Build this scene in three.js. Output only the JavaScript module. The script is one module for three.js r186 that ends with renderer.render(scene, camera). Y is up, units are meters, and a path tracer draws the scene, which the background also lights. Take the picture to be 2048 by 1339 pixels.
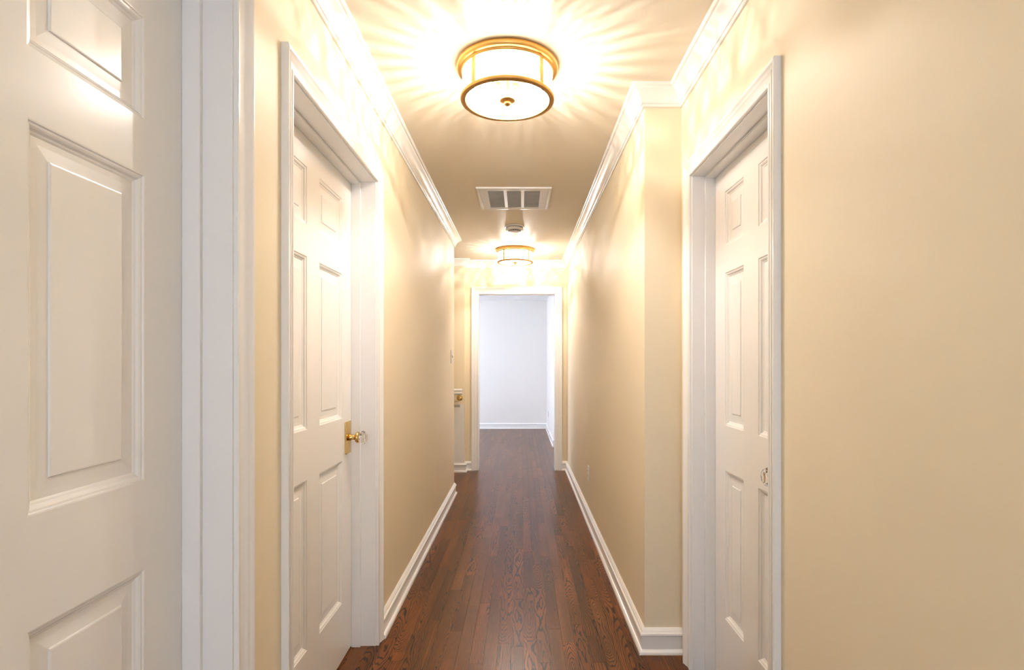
import * as THREE from 'three';
import { mergeGeometries, toCreasedNormals } from 'three/addons/utils/BufferGeometryUtils.js';
import { RoundedBoxGeometry } from 'three/addons/geometries/RoundedBoxGeometry.js';

// ---------------------------------------------------------------- camera, sky, exposure
const scene = new THREE.Scene();
const EYE = 1.245;                                   // camera height
const FPX = 1110;                                    // focal length in pixels of the 2048 x 1339 frame
const camera = new THREE.PerspectiveCamera(2 * Math.atan(669.5 / FPX) * 180 / Math.PI, 2048 / 1339, 0.05, 60);
camera.position.set(0, EYE, 0);
camera.lookAt(0, EYE, -10);
camera.setViewOffset(2048, 1339, -19, -55.5, 2048, 1339);
scene.add(camera);
scene.background = new THREE.Color().setRGB(0.75, 0.835, 1.0);   // daylight outside the windows
scene.backgroundIntensity = 14.5;
const BULB = 1.88;                                    // candela of each bulb
const BULB_COLOR = new THREE.Color().setRGB(1.0, 0.945, 0.90);
const renderer = new THREE.WebGLRenderer();
renderer.toneMapping = THREE.LinearToneMapping;
renderer.toneMappingExposure = 1.02;
renderer.shadowMap.enabled = true;

// ---------------------------------------------------------------- helpers
let seed = 20240611;
const rnd = () => { seed = (seed * 1664525 + 1013904223) >>> 0; return seed / 4294967296; };
const V = (x, y, z) => new THREE.Vector3(x, y, z);
const taken = {};
function numbered(n) { taken[n] = (taken[n] ?? -1) + 1; return taken[n] ? `${n}_${String(taken[n]).padStart(3, '0')}` : n; }
function shade(o) { o.traverse(m => { if (m.isMesh) { m.castShadow = true; m.receiveShadow = true; } }); return o; }
function mesh(name, geo, mat, parent) { const m = new THREE.Mesh(geo, mat); m.name = name; m.castShadow = m.receiveShadow = true; (parent ?? scene).add(m); return m; }
function group(name, parent) { const g = new THREE.Group(); g.name = name; (parent ?? scene).add(g); return g; }
function tag(o, label, category, grp) { o.userData.label = label; o.userData.category = category; if (grp) o.userData.group = grp; return o; }
function struct(o, label, category) { o.userData.kind = 'structure'; o.userData.label = label; o.userData.category = category; return o; }
// box from x0..x1, y0..y1 and depth d0..d1 (depth runs away from the camera, z = -depth)
function box(x0, x1, y0, y1, d0, d1) {
  const g = new THREE.BoxGeometry(x1 - x0, y1 - y0, d1 - d0); g.translate((x0 + x1) / 2, (y0 + y1) / 2, -(d0 + d1) / 2); return metres(g);
}
// uv in metres from position and normal
function metres(g) {
  const p = g.attributes.position, n = g.attributes.normal, uv = new Float32Array(p.count * 2);
  for (let i = 0; i < p.count; i++) {
    const ax = Math.abs(n.getX(i)), ay = Math.abs(n.getY(i)), az = Math.abs(n.getZ(i));
    if (ax >= ay && ax >= az) { uv[2 * i] = p.getZ(i); uv[2 * i + 1] = p.getY(i); }
    else if (ay >= az) { uv[2 * i] = p.getX(i); uv[2 * i + 1] = p.getZ(i); }
    else { uv[2 * i] = p.getX(i); uv[2 * i + 1] = p.getY(i); }
  }
  g.setAttribute('uv', new THREE.BufferAttribute(uv, 2)); return g;
}
// sweep a profile [a, b] along a polyline with mitred corners: a is measured along side(segment), b along N
function sweep(path, N, profile, { closed = false, flip = 1, only = null, crease = 0.6, caps = true } = {}) {
  const n = path.length, segs = closed ? n : n - 1, dirs = [], sides = [];
  for (let i = 0; i < segs; i++) {
    const d = path[(i + 1) % n].clone().sub(path[i]).normalize(); dirs.push(d);
    sides.push(N.clone().cross(d).multiplyScalar(flip));
  }
  const mitre = i => {
    const a = closed ? (i - 1 + segs) % segs : i - 1, b = i % segs;
    if (!closed && i === 0) return sides[0].clone();
    if (!closed && i === n - 1) return sides[segs - 1].clone();
    const m = sides[a].clone().add(sides[b]); return m.multiplyScalar(2 / m.lengthSq());
  };
  const at = (i, [a, b]) => path[i % n].clone().addScaledVector(mitre(i), a).addScaledVector(N, b);
  const pos = [];
  const tri = (a, b, c) => pos.push(a.x, a.y, a.z, b.x, b.y, b.z, c.x, c.y, c.z);
  let area = 0; profile.forEach(([x, y], i) => { const q = profile[(i + 1) % profile.length]; area += x * q[1] - q[0] * y; });
  const turn = (area > 0 ? 1 : -1) * flip;
  const list = only ?? [...Array(segs).keys()];
  for (const s of list) {
    for (let k = 0; k < profile.length; k++) {
      const p = profile[k], q = profile[(k + 1) % profile.length];
      const A = at(s, p), B = at(s, q), C = at(s + 1, q), D = at(s + 1, p);
      if (turn > 0) { tri(A, C, B); tri(A, D, C); } else { tri(A, B, C); tri(A, C, D); }
    }
    if (caps) for (const e of [0, 1]) {
      if (!(only || (e === 0 && s === 0 && !closed) || (e === 1 && s === segs - 1 && !closed))) continue;
      const pts = profile.map(p => new THREE.Vector2(p[0], p[1]));
      for (const [a, b, c] of THREE.ShapeUtils.triangulateShape(pts, [])) {
        const A = at(s + e, profile[a]), B = at(s + e, profile[b]), C = at(s + e, profile[c]);
        const nn = B.clone().sub(A).cross(C.clone().sub(A)), want = e ? 1 : -1;
        if (nn.dot(dirs[s]) * want > 0) tri(A, B, C); else tri(A, C, B);
      }
    }
  }
  let g = new THREE.BufferGeometry(); g.setAttribute('position', new THREE.Float32BufferAttribute(pos, 3));
  g.computeVertexNormals(); g = toCreasedNormals(g, crease); return metres(g);
}
// nested rectangles: [[inset, height]...] in the XY plane facing +z, optional cap
function nest(w, h, rings, cap) {
  const pos = [], c = (r, k) => { const x = w / 2 - r[0], y = h / 2 - r[0]; return [[-x, -y], [x, -y], [x, y], [-x, y]][k].concat(r[1]); };
  const quad = (a, b, cc, d) => pos.push(...a, ...b, ...cc, ...a, ...cc, ...d);
  for (let i = 0; i + 1 < rings.length; i++) for (let k = 0; k < 4; k++) { const l = (k + 1) % 4; quad(c(rings[i], k), c(rings[i], l), c(rings[i + 1], l), c(rings[i + 1], k)); }
  if (cap) { const r = rings[rings.length - 1]; quad(c(r, 0), c(r, 1), c(r, 2), c(r, 3)); }
  const g = new THREE.BufferGeometry(); g.setAttribute('position', new THREE.Float32BufferAttribute(pos, 3)); g.computeVertexNormals(); return metres(g);
}
function lathe(pts, n = 64) { return new THREE.LatheGeometry(pts.map(p => new THREE.Vector2(p[0], p[1])), n); }

// value noise
const NT = new Float32Array(65536); for (let i = 0; i < 65536; i++) NT[i] = rnd();
function noise(x, y) {
  const xi = Math.floor(x), yi = Math.floor(y); let fx = x - xi, fy = y - yi; fx = fx * fx * (3 - 2 * fx); fy = fy * fy * (3 - 2 * fy);
  const h = (a, b) => NT[((a * 73 + b * 9176 + ((a * b) & 255) * 31) & 65535)];
  const a = h(xi, yi), b = h(xi + 1, yi), c = h(xi, yi + 1), d = h(xi + 1, yi + 1);
  return (a + (b - a) * fx) * (1 - fy) + (c + (d - c) * fx) * fy;
}
function dataTex(w, h, fn, srgb) {
  const d = new Uint8Array(w * h * 4);
  for (let y = 0; y < h; y++) for (let x = 0; x < w; x++) { const c = fn(x, y), o = (y * w + x) * 4; d[o] = c[0]; d[o + 1] = c[1]; d[o + 2] = c[2]; d[o + 3] = 255; }
  const t = new THREE.DataTexture(d, w, h); t.magFilter = THREE.LinearFilter; t.minFilter = THREE.LinearFilter; t.wrapS = t.wrapT = THREE.RepeatWrapping;
  if (srgb) t.colorSpace = THREE.SRGBColorSpace; t.needsUpdate = true; return t;
}
// paint roller stipple (tiles: periodic sum of random bumps)
const stipple = dataTex(256, 256, (() => {
  const f = new Float32Array(256 * 256);
  for (let k = 0; k < 5200; k++) { const cx = rnd() * 256, cy = rnd() * 256, r = 1.5 + rnd() * 2.5, s = rnd() - 0.5; for (let y = -5; y <= 5; y++) for (let x = -5; x <= 5; x++) { const q = Math.exp(-(x * x + y * y) / (r * r)); f[((Math.floor(cy) + y + 256) % 256) * 256 + (Math.floor(cx) + x + 256) % 256] += s * q; } }
  return (x, y) => { const v = Math.max(0, Math.min(255, 128 + 60 * f[y * 256 + x])); return [v, v, v]; };
})());
stipple.repeat.set(3, 3);

// ---------------------------------------------------------------- materials
const std = (r, g, b, rough, extra = {}) => new THREE.MeshPhysicalMaterial({ color: new THREE.Color().setRGB(r, g, b), roughness: rough, ...extra });
const M = {
  wall: std(0.79, 0.69, 0.505, 0.55, { bumpMap: stipple, bumpScale: 0.0004 }),
  ceiling: std(0.83, 0.75, 0.61, 0.55, { bumpMap: stipple, bumpScale: 0.0004 }),
  roomWall: std(0.83, 0.80, 0.76, 0.5, { bumpMap: stipple, bumpScale: 0.0004 }),
  roomCeiling: std(0.88, 0.88, 0.88, 0.7),
  trim: std(0.84, 0.83, 0.81, 0.2),
  door: std(0.83, 0.82, 0.80, 0.22),
  crown: std(0.84, 0.82, 0.78, 0.2),
  sub: std(0.05, 0.03, 0.02, 0.9),
  brass: std(0.64, 0.38, 0.12, 0.40, { metalness: 1 }),
  brassDoor: std(0.72, 0.50, 0.18, 0.25, { metalness: 1 }),
  pane: std(1, 1, 1, 0.14, { transmission: 1, thickness: 0, ior: 1.5 }),
  cut: std(0.95, 0.95, 0.93, 0.85, { transmission: 0.7, thickness: 0 }),
  crystal: std(1, 1, 1, 0.02, { transmission: 1, thickness: 0.03, ior: 1.52 }),
  windowGlass: std(1, 1, 1, 0.0, { transmission: 1, thickness: 0, ior: 1.5 }),
  plastic: std(0.82, 0.80, 0.76, 0.35),
  ventMetal: std(0.80, 0.79, 0.77, 0.35),
  filter: std(0.50, 0.54, 0.61, 0.9),
  dark: std(0.03, 0.03, 0.03, 0.7),
  bulb: new THREE.MeshStandardMaterial({ color: 0xffffff, emissive: BULB_COLOR, emissiveIntensity: 60, roughness: 0.4 }),
};

// oak boards: 16 strips of 57 mm x 1.6 m in one sheet
const oak = dataTex(2048, 2048, (() => {
  const strips = [];
  for (let k = 0; k < 16; k++) strips.push({ o: rnd() * 900, flat: k % 16 < 11, x0: 0.0285 + (rnd() - 0.5) * 0.05, s: 0.0036 + rnd() * 0.0030, sl: (rnd() - 0.5) * 0.06, d0: 0.004 + rnd() * 0.03, tone: 0.92 + rnd() * 0.2, red: rnd(), w: 0.012 + rnd() * 0.02 });
  return (px, py) => {
    const k = px >> 7, t = strips[k], x = (px & 127) / 128 * 0.0572, y = py / 2048 * 1.6, o = t.o;
    let ph;
    const wob = (noise(x * 90 + o, y * 9 + o) - 0.5) * 0.0045 + (noise(x * 220 + o, y * 28 + o) - 0.5) * 0.0018;
    if (t.flat) {
      const d = t.d0 + t.sl * (y - 0.8) + (noise(o + 7.3, y * 2.0 + o) - 0.5) * 0.08 + (noise(o + 3.1, y * 5 + o) - 0.5) * 0.016;
      const cx = t.x0 + (noise(o + 1.7, y * 1.8) - 0.5) * t.w;
      ph = (Math.sqrt((x - cx) * (x - cx) * 0.9 + d * d) + wob) / t.s;
    } else ph = (x + y * t.sl * 0.25 + (noise(o, y * 1.5) - 0.5) * 0.008 + wob * 0.5) / (t.s * 0.42);
    const f = ph - Math.floor(ph), ringv = 0.72 + 0.7 * noise(Math.floor(ph) * 3.7 + o, 5.5);
    let line = f < 0.32 ? Math.sin(f / 0.32 * Math.PI) : 0; line = Math.pow(line, 0.7) * ringv * (t.flat ? 1.0 : 0.6);
    const pore = noise(x * 2600 + o, y * 85 + o), pores = Math.max(0, pore - 0.52) * 1.5, fine = noise(x * 1100 + o, y * 22) - 0.5;
    const cloud = noise(x * 25 + o, y * 3 + o) - 0.5;
    const dark = Math.min(1, line * (0.65 + 0.6 * pore) + pores * 0.4 + 0.06);
    const lum = t.tone * (1 + fine * 0.28 + cloud * 0.3);
    const a = [119 + 7 * t.red, 73 - 2 * t.red, 37 - 3 * t.red], b = [30, 21, 15];
    return a.map((v, i) => Math.max(0, Math.min(255, (v * (1 - dark) + b[i] * dark) * (dark > 0.9 ? 1 : lum))));
  };
})(), true);
const boardMats = [[1, 1, 1], [0.88, 0.87, 0.86], [1.06, 1.04, 1.0], [0.94, 0.92, 0.9], [0.76, 0.74, 0.72]].map(c => new THREE.MeshPhysicalMaterial({ map: oak, color: new THREE.Color().setRGB(...c.map(v => v * 0.95)), roughness: 0.29, specularIntensity: 0.45 }));

// ---------------------------------------------------------------- measures
const CEIL = 2.425, XL = -0.64, XR1 = 0.53, XR2 = 0.69, DL = 5.27, DJ = 2.39, DF = 6.43, DFL = 6.33, XFL = -0.65;
const BACK = -1.8, ROOM = 10.5, XROOM = 0.48, XOUT = -3.2, TH = 0.14;

// walls with openings: a shape in (depth, y) or (x, y), cut and given thickness
function slabX(x0, x1, d0, d1, holes, y1 = CEIL + 0.06) {          // wall across x, running along depth
  const out = [];
  return cutWall(d0, d1, y1, holes, (a, b, c, e) => box(x0, x1, c, e, a, b), out);
}
function slabZ(d0, d1, x0, x1, holes, y1 = CEIL + 0.06) { return cutWall(x0, x1, y1, holes, (a, b, c, e) => box(a, b, c, e, d0, d1), []); }
function cutWall(a0, a1, y1, holes, make, out) {
  let a = a0; const y0 = -0.02;
  for (const [h0, h1, hy0, hy1] of holes) { if (h0 > a) out.push(make(a, h0, y0, y1)); out.push(make(h0, h1, hy1, y1)); if (hy0 > y0 + 0.03) out.push(make(h0, h1, y0, hy0)); a = h1; }
  if (a1 > a) out.push(make(a, a1, y0, y1));
  return out.length > 1 ? mergeGeometries(out) : out[0];
}
const JT = 0.018;                                                  // jamb board
const D1 = { a: 0.336, b: 1.229, h: 2.062 }, D2 = { a: 1.541, b: 2.440, h: 2.037 }, D3 = { a: 1.538, b: 2.246, h: 1.998 };
const hole = d => [d.a - JT, d.b + JT, 0, d.h + JT];
struct(mesh('wall_left', slabX(XL - TH, XL, BACK, DL, [hole(D1), hole(D2)]), M.wall), 'cream painted left hallway wall with two white doors in it', 'wall');
struct(mesh('wall_right_near', slabX(XR2, XR2 + TH, BACK, DJ + 0.01, [hole(D3)]), M.wall), 'cream painted right wall around the narrow white door', 'wall');
struct(mesh('wall_right', box(XR1, XR2 + TH, -0.02, CEIL + 0.06, DJ, DF + 0.12), M.wall), 'cream painted right wall stepping out past the narrow door', 'wall');
const FO = { a: -0.495, b: 0.385, h: 2.035 };
struct(mesh('wall_far', mergeGeometries([slabZ(DF, DF + 0.12, XFL, XR1 + 0.01, [[FO.a - JT, FO.b + JT, 0, FO.h + JT]])]), M.wall), 'cream end wall around the open doorway to the bright room', 'wall');
struct(mesh('wall_landing', box(-2.0, XFL, -0.02, CEIL + 0.06, DFL, DF + 0.12), M.wall), 'cream landing wall with handrail left of the far doorway', 'wall');
struct(mesh('wall_landing_near', box(-2.0, XL - TH, -0.02, CEIL + 0.06, DL - 0.12, DL), M.wall), 'cream wall closing the landing behind the left wall', 'wall');
struct(mesh('wall_landing_end', box(-2.1, -2.0, -0.02, CEIL + 0.06, DL - 0.12, DF + 0.12), M.wall), 'cream wall at the end of the landing', 'wall');
// behind the camera: end wall with a window
const BW = { a: -0.42, b: 0.47, y0: 0.85, y1: 2.0 };
struct(mesh('wall_back', slabZ(BACK - 0.15, BACK, XL - TH, XR2 + TH, [[BW.a, BW.b, BW.y0, BW.y1]]), M.wall), 'cream wall with a window behind the viewer', 'wall');
// far room shell
const RW = { a: 7.35, b: 9.9, y0: 0.75, y1: 2.15 };
struct(mesh('wall_room_far', box(XOUT, XROOM + 0.12, -0.02, CEIL + 0.06, ROOM, ROOM + 0.12), M.roomWall), 'pale grey wall at the back of the bright room', 'wall');
struct(mesh('wall_room_right', box(XROOM, XROOM + 0.12, -0.02, CEIL + 0.06, DF + 0.12, ROOM), M.roomWall), 'pale right wall of the bright room', 'wall');
struct(mesh('wall_room_left', slabX(XOUT - 0.15, XOUT, DF, ROOM + 0.12, [[RW.a, RW.b, RW.y0, RW.y1]]), M.roomWall), 'window wall of the bright room', 'wall');
struct(mesh('wall_room_near', mergeGeometries([box(XOUT, -2.0, -0.02, CEIL + 0.06, DF, DF + 0.13), slabZ(DF + 0.12, DF + 0.13, -2.0, XROOM, [[FO.a - JT, FO.b + JT, 0, FO.h + JT]])]), M.roomWall), 'room side of the wall around the doorway', 'wall');
// closed spaces behind the side doors
struct(mesh('wall_closet_left', mergeGeometries([box(-1.6, -1.5, -0.02, CEIL + 0.06, BACK - 0.15, DL - 0.12), box(-1.6, XL - TH, -0.02, CEIL + 0.06, BACK - 0.25, BACK - 0.15), ]), M.roomWall), 'wall of the dark rooms behind the left doors', 'wall');
struct(mesh('wall_closet_right', mergeGeometries([box(1.6, 1.7, -0.02, CEIL + 0.06, BACK - 0.15, DJ + 0.8), box(XR2 + TH, 1.7, -0.02, CEIL + 0.06, BACK - 0.25, BACK - 0.15), box(XR2 + TH, 1.7, -0.02, CEIL + 0.06, DJ + 0.8, DJ + 0.9)]), M.roomWall), 'wall of the dark closet behind the narrow right door', 'wall');
struct(mesh('ceiling', box(-2.1, 1.7, CEIL, CEIL + 0.1, BACK - 0.25, DF + 0.12), M.ceiling), 'cream hallway ceiling with two lamps, an air return and a smoke alarm', 'ceiling');
struct(mesh('ceiling_room', box(XOUT - 0.15, XROOM + 0.12, CEIL, CEIL + 0.1, DF + 0.12, ROOM + 0.12), M.roomCeiling), 'white ceiling of the bright room beyond the doorway', 'ceiling');

// ---------------------------------------------------------------- floor of oak boards
const floor = struct(mesh('floor', box(XOUT - 0.15, 1.7, -0.12, -0.012, BACK - 0.25, ROOM + 0.12), M.sub), 'dark stained oak board floor running down the hallway', 'floor');
{
  const PW = 0.0572, spare = boardMats.map(() => []);
  const first = Math.floor((XOUT) / PW), last = Math.ceil(1.0 / PW);
  for (let r = first; r <= last; r++) {
    const x0 = r * PW + 0.011;
    let d = BACK - rnd() * 1.2;
    while (d < ROOM) {
      const L = 0.38 + Math.pow(rnd(), 1.3) * 1.15, d0 = Math.max(d, BACK), d1 = Math.min(d + L, ROOM); d += L;
      const strip = Math.floor(rnd() * 16), v0 = rnd(), mi = rnd() < 0.38 ? 0 : Math.floor(rnd() * 5), mir = rnd() < 0.5;
      if (d1 - d0 < 0.02) continue;
      const mid = (d0 + d1) / 2;
      if (mid < DF && (x0 > 0.88 || x0 < -2.02 || (x0 < -0.82 && d1 < DL - 0.1))) continue;
      if (mid >= DF && x0 > 0.5) continue;
      const g = new THREE.BoxGeometry(PW - 0.0006, 0.012, d1 - d0 - 0.0008); g.translate(x0 + PW / 2, -0.006, -mid);
      const p = g.attributes.position, uv = g.attributes.uv;
      for (let i = 0; i < p.count; i++) { let u = (p.getX(i) - x0) / PW; if (mir) u = 1 - u; uv.setXY(i, (strip + 0.03 + 0.94 * u) / 16, v0 + (-p.getZ(i) - d0) / 1.6); }
      const shown = x0 > -0.82 && x0 < 0.76 && d1 > 2.1 && (mid < DF || x0 > -0.62);
      if (shown) mesh('plank', g, boardMats[mi], floor); else spare[mi].push(g);
    }
  }
  spare.forEach((l, i) => { if (l.length) mesh('plank_field', mergeGeometries(l), boardMats[i], floor).userData.kind = 'stuff'; });
}

// ---------------------------------------------------------------- crown, baseboards
const UPV = V(0, 1, 0), P = (x, d, y = 0) => V(x, y, -d);
const crownProfile = [[0, 0], [0, -0.082], [0.007, -0.082], [0.010, -0.079], [0.010, -0.071], [0.014, -0.070], [0.017, -0.066], [0.018, -0.060], [0.021, -0.050], [0.027, -0.039], [0.036, -0.029], [0.046, -0.021], [0.050, -0.018], [0.052, -0.014], [0.058, -0.013], [0.062, -0.010], [0.064, -0.005], [0.064, 0]];
// side = N x direction: going away from the camera on the left wall it points to -x, so flip -1 turns it into the hall
struct(mesh('trim_1', sweep([P(XL, BACK, CEIL), P(XL, DL, CEIL), P(-2.0, DL, CEIL)], UPV, crownProfile, { flip: -1 }), M.crown), 'white crown moulding along the top of the left wall', 'crown moulding');
struct(mesh('trim_2', sweep([P(-2.0, DFL, CEIL), P(XFL, DFL, CEIL), P(XFL, DF, CEIL), P(XR1, DF, CEIL), P(XR1, DJ, CEIL), P(XR2, DJ, CEIL), P(XR2, BACK, CEIL), P(XL, BACK, CEIL)], UPV, crownProfile, { flip: -1 }), M.crown), 'white crown moulding turning from the far wall down the right wall', 'crown moulding');
const baseProfile = [[0, 0], [0.027, 0], [0.027, 0.006], [0.025, 0.013], [0.020, 0.018], [0.0145, 0.020], [0.0145, 0.076], [0.020, 0.078], [0.022, 0.082], [0.0205, 0.088], [0.015, 0.091], [0.012, 0.097], [0.0075, 0.104], [0.004, 0.107], [0, 0.107]];
const bb = (name, pts, label) => struct(mesh(name, sweep(pts, UPV, baseProfile, { flip: -1 }), M.trim), label, 'baseboard');
const CW = 0.058, RV = 0.005;                                     // casing width and reveal
bb('baseboard_left', [P(XL, D2.b + RV + CW), P(XL, DL), P(-2.0, DL)], 'white stepped baseboard along the left wall past the knobbed door');
bb('baseboard_left_near', [P(XL, D1.b + RV + CW), P(XL, D2.a - RV - CW)], 'short white baseboard between the two left doors');
bb('baseboard_far_left', [P(-2.0, DFL), P(XFL, DFL), P(XFL, DF), P(FO.a - RV - 0.08, DF)], 'white baseboard turning under the landing handrail to the far doorway');
bb('baseboard_right', [P(FO.b + RV + 0.08, DF), P(XR1, DF), P(XR1, DJ), P(XR2, DJ)], 'white baseboard along the right wall turning at the step');
bb('baseboard_right_near', [P(XR2, D3.a - RV - CW), P(XR2, BACK), P(XL, BACK), P(XL, D1.a - RV - CW)], 'white baseboard on the right wall before the narrow door');
bb('baseboard_room', [P(XOUT, ROOM), P(XROOM, ROOM), P(XROOM, 8.18)], 'white baseboard at the back of the bright room');

// ---------------------------------------------------------------- door frames
const casing = w => [[0, 0], [0, 0.009], [0.002, 0.011], [0.006, 0.0115], [0.009, 0.010], [0.011, 0.0085], [w * 0.42, 0.0105], [w * 0.52, 0.0125], [w * 0.58, 0.0155], [w * 0.60, 0.0135], [w * 0.72, 0.0150], [w * 0.80, 0.0185], [w * 0.84, 0.020], [w - 0.002, 0.020], [w, 0.018], [w, 0]];
// opening given on a wall plane: toWorld(s, y, out) with s along the wall
function frame(name, a, b, h, place, N, depthIn, stopAt, label, width = CW, flip = 1) {
  const g = struct(group(name), label, 'door frame');
  const path = [place(a - RV, 0, 0), place(a - RV, h + RV, 0), place(b + RV, h + RV, 0), place(b + RV, 0, 0)];
  ['casing_leg', 'casing_head', 'casing_leg'].forEach((n, i) => mesh(n, sweep(path, N, casing(width), { only: [i], flip }), M.trim, g));
  const bar = (n, s0, s1, y0, y1, o0, o1) => {
    const p = place(s0, y0, o0), q = place(s1, y1, o1), c = p.clone().add(q).multiplyScalar(0.5), z = q.clone().sub(p);
    const geo = new RoundedBoxGeometry(Math.abs(z.x), Math.abs(z.y), Math.abs(z.z), 1, 0.0015); geo.translate(c.x, c.y, c.z); return mesh(n, geo, M.trim, g);
  };
  bar('jamb', a - JT, a, 0, h + JT, -depthIn, 0); bar('jamb', b, b + JT, 0, h + JT, -depthIn, 0); bar('jamb_head', a, b, h, h + JT, -depthIn, 0);
  if (stopAt) { const [o0, o1] = stopAt; bar('door_stop', a, a + 0.011, 0, h, o0, o1); bar('door_stop', b - 0.011, b, 0, h, o0, o1); bar('door_stop', a + 0.011, b - 0.011, h - 0.011, h, o0, o1); }
  return g;
}
const onLeft = (s, y, o) => V(XL + o, y, -s), onRight = (s, y, o) => V(XR2 - o, y, -s), onFar = (s, y, o) => V(s, y, -DF + o);
const XDL = -0.746, XDR = 0.781;
frame('trim_3', D1.a, D1.b, D1.h, onLeft, V(1, 0, 0), TH, [XDL - XL, XDL - XL + 0.040], 'white casing and jamb of the nearest left door');
frame('trim_4', D2.a, D2.b, D2.h, onLeft, V(1, 0, 0), TH, [XDL - XL, XDL - XL + 0.040], 'white casing and jamb of the left door with the glass knob');
frame('trim_5', D3.a, D3.b, D3.h, onRight, V(-1, 0, 0), TH, [XR2 - XDR, XR2 - XDR + 0.040], 'white casing and jamb of the narrow right door', CW, -1);
frame('trim_6', FO.a, FO.b, FO.h, onFar, V(0, 0, 1), 0.13, null, 'white casing of the open doorway at the hallway end', 0.08, 1);

// ---------------------------------------------------------------- six-panel doors
function knob(parent, x, y, side) {
  const h = group('door_handle', parent); h.position.set(x, y, 0);
  const plate = new RoundedBoxGeometry(0.066, 0.138, 0.007, 3, 0.003); plate.translate(0, 0, 0.0035); mesh('backplate', plate, M.brassDoor, h);
  const neck = lathe([[0, 0], [0.0145, 0], [0.0145, 0.012], [0.0105, 0.014], [0.0105, 0.027], [0.013, 0.030], [0.021, 0.033], [0.0245, 0.038], [0.0235, 0.044], [0.018, 0.047], [0, 0.047]], 40); neck.rotateX(Math.PI / 2); neck.translate(0, 0, 0.006);
  mesh('knob_shank', neck, M.brassDoor, h);
  let glass = lathe([[0, 0], [0.017, 0], [0.0265, 0.010], [0.0285, 0.017], [0.0255, 0.024], [0.018, 0.029], [0, 0.0305]], 8).toNonIndexed(); glass.computeVertexNormals(); glass.rotateX(Math.PI / 2); glass.translate(0, 0, 0.0535);
  mesh('glass_knob', glass, M.crystal, h).userData.label = 'clear faceted glass knob';
  return h;
}
function door(name, W, H, cols, rows, knobX, knobY) {
  const g = group(name), T = 0.035, y0 = 0.008;
  const s = new THREE.Shape([[-W / 2, y0], [W / 2, y0], [W / 2, H], [-W / 2, H]].map(p => new THREE.Vector2(...p)));
  for (const [c0, c1] of cols) for (const [r0, r1] of rows) s.holes.push(new THREE.Path([[c0, r0], [c0, r1], [c1, r1], [c1, r0]].map(p => new THREE.Vector2(...p))));
  const f = new THREE.ExtrudeGeometry(s, { depth: T, bevelEnabled: false }); f.translate(0, 0, -T);
  mesh('stile_and_rail_frame', metres(f), M.door, g);
  for (const [c0, c1] of cols) for (const [r0, r1] of rows) {
    const w = c1 - c0, h = r1 - r0;
    const p = mesh('panel', nest(w, h, [[0.019, -0.0125], [0.030, -0.0125], [0.0500, -0.0112], [0.0512, -0.0085], [0.0535, -0.0080]], true), M.door, g); p.position.set((c0 + c1) / 2, (r0 + r1) / 2, 0);
    mesh('panel_moulding', nest(w, h, [[0, 0], [0.0025, -0.0005], [0.004, -0.003], [0.0075, -0.0036], [0.0105, -0.0055], [0.0135, -0.0095], [0.0165, -0.0105], [0.0195, -0.0125]], false), M.door, p);
    const back = new THREE.PlaneGeometry(w, h); back.rotateY(Math.PI); back.translate(0, 0, -0.026); mesh('panel_back', back, M.door, p);
  }
  if (knobX !== undefined) knob(g, knobX, knobY);
  return g;
}
{
  const rowsL = [[0.243, 0.838], [1.012, 1.616], [1.725, 1.928]], rowsR = [[0.262, 0.834], [1.003, 1.591], [1.692, 1.902]];
  const fit = (d, st, pw) => { const W = d.b - d.a - 0.006, e = W / 2 - st; return [W, [[-e, -e + pw], [e - pw, e]]]; };
  const [W1, c1] = fit(D1, 0.127, 0.262), [W2, c2] = fit(D2, 0.127, 0.262), [W3, c3] = fit(D3, 0.111, 0.181);
  const d1 = door('door_1', W1, D1.h - 0.003, c1, rowsL, -W1 / 2 + 0.07, 0.926); d1.position.set(XDL, 0, -(D1.a + D1.b) / 2); d1.rotation.y = Math.PI / 2;
  struct(d1, 'white six-panel door closest to the viewer on the left', 'door');
  const d2 = door('door_2', W2, D2.h - 0.003, c2, rowsL, W2 / 2 - 0.062, 0.926); d2.position.set(XDL, 0, -(D2.a + D2.b) / 2); d2.rotation.y = Math.PI / 2;
  struct(d2, 'white six-panel left door with brass plate and glass knob', 'door');
  const d3 = door('door_3', W3, D3.h - 0.003, c3, rowsR, W3 / 2 - 0.062, 0.915); d3.position.set(XDR, 0, -(D3.a + D3.b) / 2); d3.rotation.y = -Math.PI / 2;
  struct(d3, 'narrow white six-panel door on the right wall', 'door');
}

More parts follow.
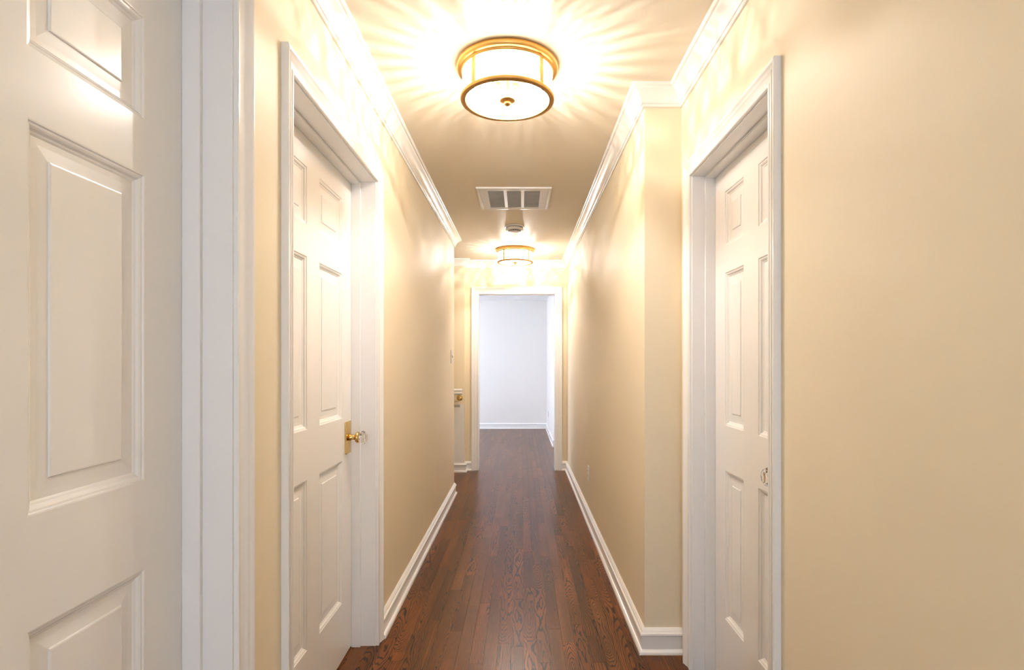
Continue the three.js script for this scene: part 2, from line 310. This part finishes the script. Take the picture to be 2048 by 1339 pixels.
// ---------------------------------------------------------------- windows that let the daylight in
function windowUnit(name, w, h, label) {           // in XY, facing +z
  const g = struct(group(name), label, 'window');
  const bar = (n, x0, x1, y0, y1, z0 = -0.03, z1 = 0.03) => { const q = new THREE.BoxGeometry(x1 - x0, y1 - y0, z1 - z0); q.translate((x0 + x1) / 2, (y0 + y1) / 2, (z0 + z1) / 2); return mesh(n, q, M.trim, g); };
  bar('window_frame', -w / 2, -w / 2 + 0.045, 0, h); bar('window_frame', w / 2 - 0.045, w / 2, 0, h); bar('window_frame', -w / 2 + 0.045, w / 2 - 0.045, 0, 0.045); bar('window_frame', -w / 2 + 0.045, w / 2 - 0.045, h - 0.045, h);
  bar('meeting_rail', -w / 2 + 0.045, w / 2 - 0.045, h / 2 - 0.02, h / 2 + 0.02, -0.02, 0.02);
  bar('window_sill', -w / 2 - 0.05, w / 2 + 0.05, -0.025, 0, 0, 0.11);
  for (const [y0, y1] of [[0.045, h / 2 - 0.02], [h / 2 + 0.02, h - 0.045]]) { const q = new THREE.PlaneGeometry(w - 0.09, y1 - y0); q.translate(0, (y0 + y1) / 2, 0); mesh('pane', q, M.windowGlass, g); }
  return g;
}
const win1 = windowUnit('window_1', BW.b - BW.a, BW.y1 - BW.y0, 'white sash window in the wall behind the viewer'); win1.position.set((BW.a + BW.b) / 2, BW.y0, -BACK + 0.08); win1.rotation.y = Math.PI;
const win2 = windowUnit('window_2', RW.b - RW.a, RW.y1 - RW.y0, 'wide white window in the side wall of the bright room'); win2.position.set(XOUT - 0.08, RW.y0, -(RW.a + RW.b) / 2); win2.rotation.y = Math.PI / 2;

// ---------------------------------------------------------------- ceiling lamps
function ceilingLight() {
  const g = group('ceiling_light');
  mesh('canopy', lathe([[0, 0], [0.197, 0], [0.2005, -0.003], [0.2015, -0.010], [0.2010, -0.017], [0.1985, -0.022], [0.194, -0.025], [0.1845, -0.0255], [0.1835, -0.027], [0.1835, -0.034], [0.176, -0.034], [0.176, -0.024], [0, -0.024]], 96), M.brass, g);
  const R = 0.1775, y0 = -0.128, y1 = -0.034;
  mesh('bottom_ring', lathe([[0.168, -0.128], [0.184, -0.128], [0.186, -0.131], [0.186, -0.139], [0.184, -0.142], [0.168, -0.143], [0.166, -0.140], [0.166, -0.131], [0.168, -0.128]], 96), M.brass, g);
  const off = -0.09;
  for (let k = 0; k < 4; k++) {
    const a = off + Math.PI / 4 + k * Math.PI / 2;
    const b = new RoundedBoxGeometry(0.018, y1 - y0 + 0.004, 0.006, 2, 0.001); b.translate(0, (y0 + y1) / 2, 0.1795); b.rotateY(a); mesh('bar', b, M.brass, g);
    const c = new THREE.CylinderGeometry(R, R, y1 - y0, 24, 1, true, a + 0.035, Math.PI / 2 - 0.07); c.translate(0, (y0 + y1) / 2, 0);
    const pane = mesh('glass_pane', c, M.pane, g);
    // slanting cuts in both directions
    const strips = [];
    for (const dir of [-1, 1]) for (let i = 0; i < 13; i++) {
      const t0 = a + 0.05 + (i / 13) * (Math.PI / 2 - 0.1), pos = [], span = dir * 0.30, w = 0.023, n = 5;
      const pt = (t, y) => [Math.sin(t) * (R + 0.0012), y, Math.cos(t) * (R + 0.0012)];
      for (let j = 0; j < n; j++) {
        const u0 = j / n, u1 = (j + 1) / n, ta = t0 + span * (u0 - 0.5) , tb = t0 + span * (u1 - 0.5), ya = y0 + 0.004 + (y1 - y0 - 0.008) * u0, yb = y0 + 0.004 + (y1 - y0 - 0.008) * u1;
        const lim = t => Math.min(Math.max(t, a + 0.04), a + Math.PI / 2 - 0.04);
        const A = pt(lim(ta - w), ya), B = pt(lim(ta + w), ya), C = pt(lim(tb + w), yb), D = pt(lim(tb - w), yb);
        pos.push(...A, ...B, ...C, ...A, ...C, ...D);
      }
      const q = new THREE.BufferGeometry(); q.setAttribute('position', new THREE.Float32BufferAttribute(pos, 3)); q.computeVertexNormals(); strips.push(q);
    }
    const cut = mesh('cut_pattern', mergeGeometries(strips), M.cut, pane); cut.userData.kind = 'stuff';
  }
  const disc = new THREE.CircleGeometry(0.167, 64); disc.rotateX(Math.PI / 2); disc.translate(0, -0.134, 0);
  const bottom = mesh('glass_disc', disc, M.pane, g);
  const rays = [];
  for (let k = 0; k < 44; k++) {
    const a = k / 44 * Math.PI * 2, r1 = k % 2 ? 0.160 : 0.118, w = 0.0016;
    const q = new THREE.BufferGeometry(), dx = Math.cos(a), dz = Math.sin(a), pt = (r, s) => [dx * r - dz * s, -0.1353, dz * r + dx * s];
    q.setAttribute('position', new THREE.Float32BufferAttribute([...pt(0.028, -w * 0.4), ...pt(r1, -w), ...pt(r1, w), ...pt(0.028, -w * 0.4), ...pt(r1, w), ...pt(0.028, w * 0.4)], 3)); q.computeVertexNormals(); rays.push(q);
  }
  const star = mesh('starburst_cuts', mergeGeometries(rays), M.cut, bottom); star.userData.kind = 'stuff';
  mesh('finial', lathe([[0, -0.1355], [0.030, -0.1358], [0.031, -0.1385], [0.024, -0.141], [0.013, -0.143], [0.012, -0.146], [0.0145, -0.150], [0.012, -0.154], [0.006, -0.158], [0, -0.159]], 40), M.brass, g);
  mesh('stem', lathe([[0, -0.024], [0.006, -0.024], [0.006, -0.133], [0, -0.133]], 16), M.brass, g);
  for (const s of [-1, 1]) {
    const sock = lathe([[0, 0], [0.016, 0], [0.016, 0.030], [0, 0.030]], 24); sock.rotateZ(Math.PI / 2 * -s); sock.translate(s * 0.022, -0.082, 0); mesh('socket', sock, M.brass, g);
    const b = lathe([[0, 0], [0.012, 0], [0.014, 0.012], [0.024, 0.034], [0.029, 0.052], [0.027, 0.066], [0.018, 0.077], [0, 0.081]], 32); b.rotateZ(Math.PI / 2 * -s); b.translate(s * 0.053, -0.082, 0); mesh('bulb', b, M.bulb, g);
    const l = new THREE.PointLight(BULB_COLOR, BULB, 0, 2); l.position.set(s * 0.102, -0.082, 0); l.castShadow = true; l.shadow.radius = 0.36; l.name = 'bulb_light'; g.add(l);
  }
  return g;
}
const lamp1 = ceilingLight(); lamp1.position.set(-0.056, CEIL, -2.21); lamp1.rotation.y = 0.12;
tag(lamp1, 'round brass and cut glass ceiling lamp nearest the viewer', 'ceiling lamp', 'brass drum ceiling lamps');
const lamp2 = lamp1.clone(); lamp2.name = 'ceiling_light_001'; lamp2.position.set(-0.066, CEIL, -5.78); lamp2.rotation.y = 0.2; scene.add(lamp2);
tag(lamp2, 'round brass and cut glass ceiling lamp before the far doorway', 'ceiling lamp', 'brass drum ceiling lamps');

// ---------------------------------------------------------------- air return grille on the ceiling
{
  const g = tag(group('air_return_vent'), 'square white ceiling air return grille with three louvred openings', 'vent');
  g.position.set(-0.052, CEIL, -3.985);
  const W = 0.512, L = 0.515;
  const fr = (n, x0, x1, z0, z1, y0, y1, m = M.ventMetal, par = g) => { const q = new THREE.BoxGeometry(x1 - x0, y1 - y0, z1 - z0); q.translate((x0 + x1) / 2, (y0 + y1) / 2, (z0 + z1) / 2); return mesh(n, q, m, par); };
  const outer = sweep([V(-W / 2, 0, -L / 2), V(W / 2, 0, -L / 2), V(W / 2, 0, L / 2), V(-W / 2, 0, L / 2)], V(0, -1, 0), [[0, 0], [0, 0.004], [0.003, 0.010], [0.018, 0.012], [0.020, 0.010], [0.020, 0]], { closed: true, flip: 1 });
  mesh('frame', outer, M.ventMetal, g);
  const w = W / 2 - 0.0225, l = L / 2 - 0.0225, op = [-0.1795, -0.0595, 0.0605].map(x => [x, x + 0.119]), z0 = -l + 0.032, z1 = l - 0.032;
  const parts = [];
  const face = (x0, x1, a, b) => { const q = new THREE.BoxGeometry(x1 - x0, 0.010, b - a); q.translate((x0 + x1) / 2, -0.005, (a + b) / 2); parts.push(q); };
  face(-w, w, -l, z0); face(-w, w, z1, l); face(-w, op[0][0], z0, z1); face(op[2][1], w, z0, z1); face(op[0][1] - 0.0105, op[1][0] + 0.0105, z0, z1); face(op[1][1] - 0.0105, op[2][0] + 0.0105, z0, z1);
  mesh('hinged_door', mergeGeometries(parts), M.ventMetal, g);
  for (const [x0, x1] of op) {
    const n = 24, slats = [];
    for (let i = 0; i < n; i++) { const q = new THREE.BoxGeometry(x1 - x0, 0.0012, 0.014); q.rotateX(0.7); q.translate((x0 + x1) / 2, -0.005, z0 + (i + 0.5) / n * (z1 - z0)); slats.push(q); }
    mesh('louvre_grille', mergeGeometries(slats), M.ventMetal, g);
  }
  fr('filter', -w, w, -l, l, -0.0006, -0.0001, M.filter);
}
// ---------------------------------------------------------------- smoke alarm
{
  const g = tag(group('smoke_alarm'), 'round white smoke alarm on the ceiling before the far lamp', 'smoke alarm');
  g.position.set(-0.06, CEIL, -4.80);
  mesh('base', lathe([[0, 0], [0.084, 0], [0.0855, -0.003], [0.0845, -0.010], [0.080, -0.012], [0, -0.012]], 64), M.plastic, g);
  mesh('body', lathe([[0, -0.012], [0.075, -0.012], [0.076, -0.030], [0.072, -0.036], [0.060, -0.040], [0.056, -0.040], [0.054, -0.038], [0, -0.038]], 64), M.plastic, g);
  mesh('slot_ring', lathe([[0.053, -0.038], [0.053, -0.046], [0.040, -0.046]], 48), M.dark, g);
  for (let k = 0; k < 16; k++) { const b = new THREE.BoxGeometry(0.004, 0.009, 0.014); b.translate(0, -0.042, 0.049); b.rotateY(k / 16 * Math.PI * 2); mesh('rib', b, M.plastic, g); }
  mesh('cap', lathe([[0, -0.052], [0.040, -0.0515], [0.052, -0.049], [0.054, -0.046], [0, -0.046]], 48), M.plastic, g);
}
// ---------------------------------------------------------------- switch and outlets
function wallPlate(name, at, turn, kind, label, category) {
  const g = tag(group(name), label, category); g.position.copy(at); g.rotation.y = turn;
  const q = new RoundedBoxGeometry(0.072, 0.118, 0.007, 3, 0.003); q.translate(0, 0, 0.0035); mesh('cover_plate', q, M.plastic, g);
  if (kind === 'switch') { const t = new RoundedBoxGeometry(0.010, 0.024, 0.016, 2, 0.002); t.rotateX(-0.4); t.translate(0, 0.003, 0.011); mesh('toggle', t, M.plastic, g); }
  else for (const y of [-0.0195, 0.0195]) {
    const r = new RoundedBoxGeometry(0.034, 0.029, 0.004, 3, 0.0018); r.translate(0, y, 0.0085); const rec = mesh('receptacle', r, M.plastic, g);
    for (const x of [-0.0065, 0.0065]) { const s = new THREE.BoxGeometry(0.0022, 0.009, 0.001); s.translate(x, y + 0.003, 0.0106); mesh('slot', s, M.dark, rec); }
  }
  for (const y of (kind === 'switch' ? [-0.03, 0.03] : [0])) { const s = new THREE.CylinderGeometry(0.003, 0.003, 0.0012, 12); s.rotateX(Math.PI / 2); s.translate(0, y, 0.0075); mesh('screw', s, M.ventMetal, g); }
  return g;
}
wallPlate('light_switch', V(XL, 1.30, -5.05), Math.PI / 2, 'switch', 'white light switch near the end of the left wall', 'light switch');
wallPlate('wall_outlet', V(XR1, 0.375, -4.37), -Math.PI / 2, 'outlet', 'white power outlet low on the right hallway wall', 'outlet');
wallPlate('wall_outlet_001', V(XROOM, 0.33, -9.85), -Math.PI / 2, 'outlet', 'white power outlet on the right wall of the bright room', 'outlet');
{
  const g = tag(group('baseboard_register'), 'small white air register in the baseboard of the bright room', 'vent');
  g.position.set(XROOM - 0.0145, 0.048, -9.2); g.rotation.y = -Math.PI / 2;
  const q = new RoundedBoxGeometry(0.34, 0.052, 0.006, 2, 0.002); q.translate(0, 0, 0.003); mesh('cover_plate', q, M.plastic, g);
  for (const y of [-0.012, 0, 0.012]) { const s = new THREE.BoxGeometry(0.29, 0.004, 0.001); s.translate(0, y, 0.0062); mesh('slot', s, M.dark, g); }
}
// ---------------------------------------------------------------- landing handrail and wainscot
{
  const rail = tag(group('handrail'), 'white moulded handrail on a round brass bracket beside the far doorway', 'handrail');
  const prof = [[0, 0], [0.012, -0.004], [0.02, -0.012], [0.036, -0.012], [0.044, -0.004], [0.056, 0], [0.058, 0.012], [0.052, 0.022], [0.056, 0.030], [0.054, 0.046], [0.044, 0.056], [0.012, 0.056], [0.002, 0.046], [0, 0.030], [0.004, 0.022], [-0.002, 0.012]];
  mesh('rail', sweep([P(-1.98, DFL - 0.10, 0.895), P(-0.668, DFL - 0.10, 0.895)], UPV, prof, { flip: 1 }), M.trim, rail);
  const ros = lathe([[0, 0], [0.034, 0], [0.035, 0.003], [0.031, 0.006], [0.027, 0.005], [0.022, 0.008], [0.012, 0.010], [0, 0.010]], 40); ros.rotateX(Math.PI / 2); ros.translate(-0.705, 0.845, -DFL); 
  const br = mesh('bracket_rosette', ros, M.brassDoor, rail);
  const arm = new THREE.TubeGeometry(new THREE.CatmullRomCurve3([V(-0.705, 0.845, -DFL + 0.008), V(-0.705, 0.842, -DFL + 0.045), V(-0.705, 0.855, -DFL + 0.068), V(-0.705, 0.886, -DFL + 0.074)]), 16, 0.006, 10); mesh('bracket_arm', arm, M.brassDoor, rail);
  const wains = struct(group('trim_7'), 'white wainscot panel with cap moulding below the landing handrail', 'wainscot');
  mesh('panel', box(-1.98, XFL - 0.004, 0.10, 0.768, DFL - 0.008, DFL + 0.004), M.trim, wains);
  mesh('cap_moulding', sweep([P(-1.98, DFL - 0.004, 0.74), P(-0.700, DFL - 0.004, 0.74)], UPV, [[0, 0], [0.008, 0], [0.012, 0.008], [0.012, 0.018], [0.020, 0.022], [0.026, 0.034], [0.026, 0.048], [0.020, 0.056], [0, 0.056]], { flip: -1 }), M.trim, wains);
}
shade(scene);
renderer.render(scene, camera);
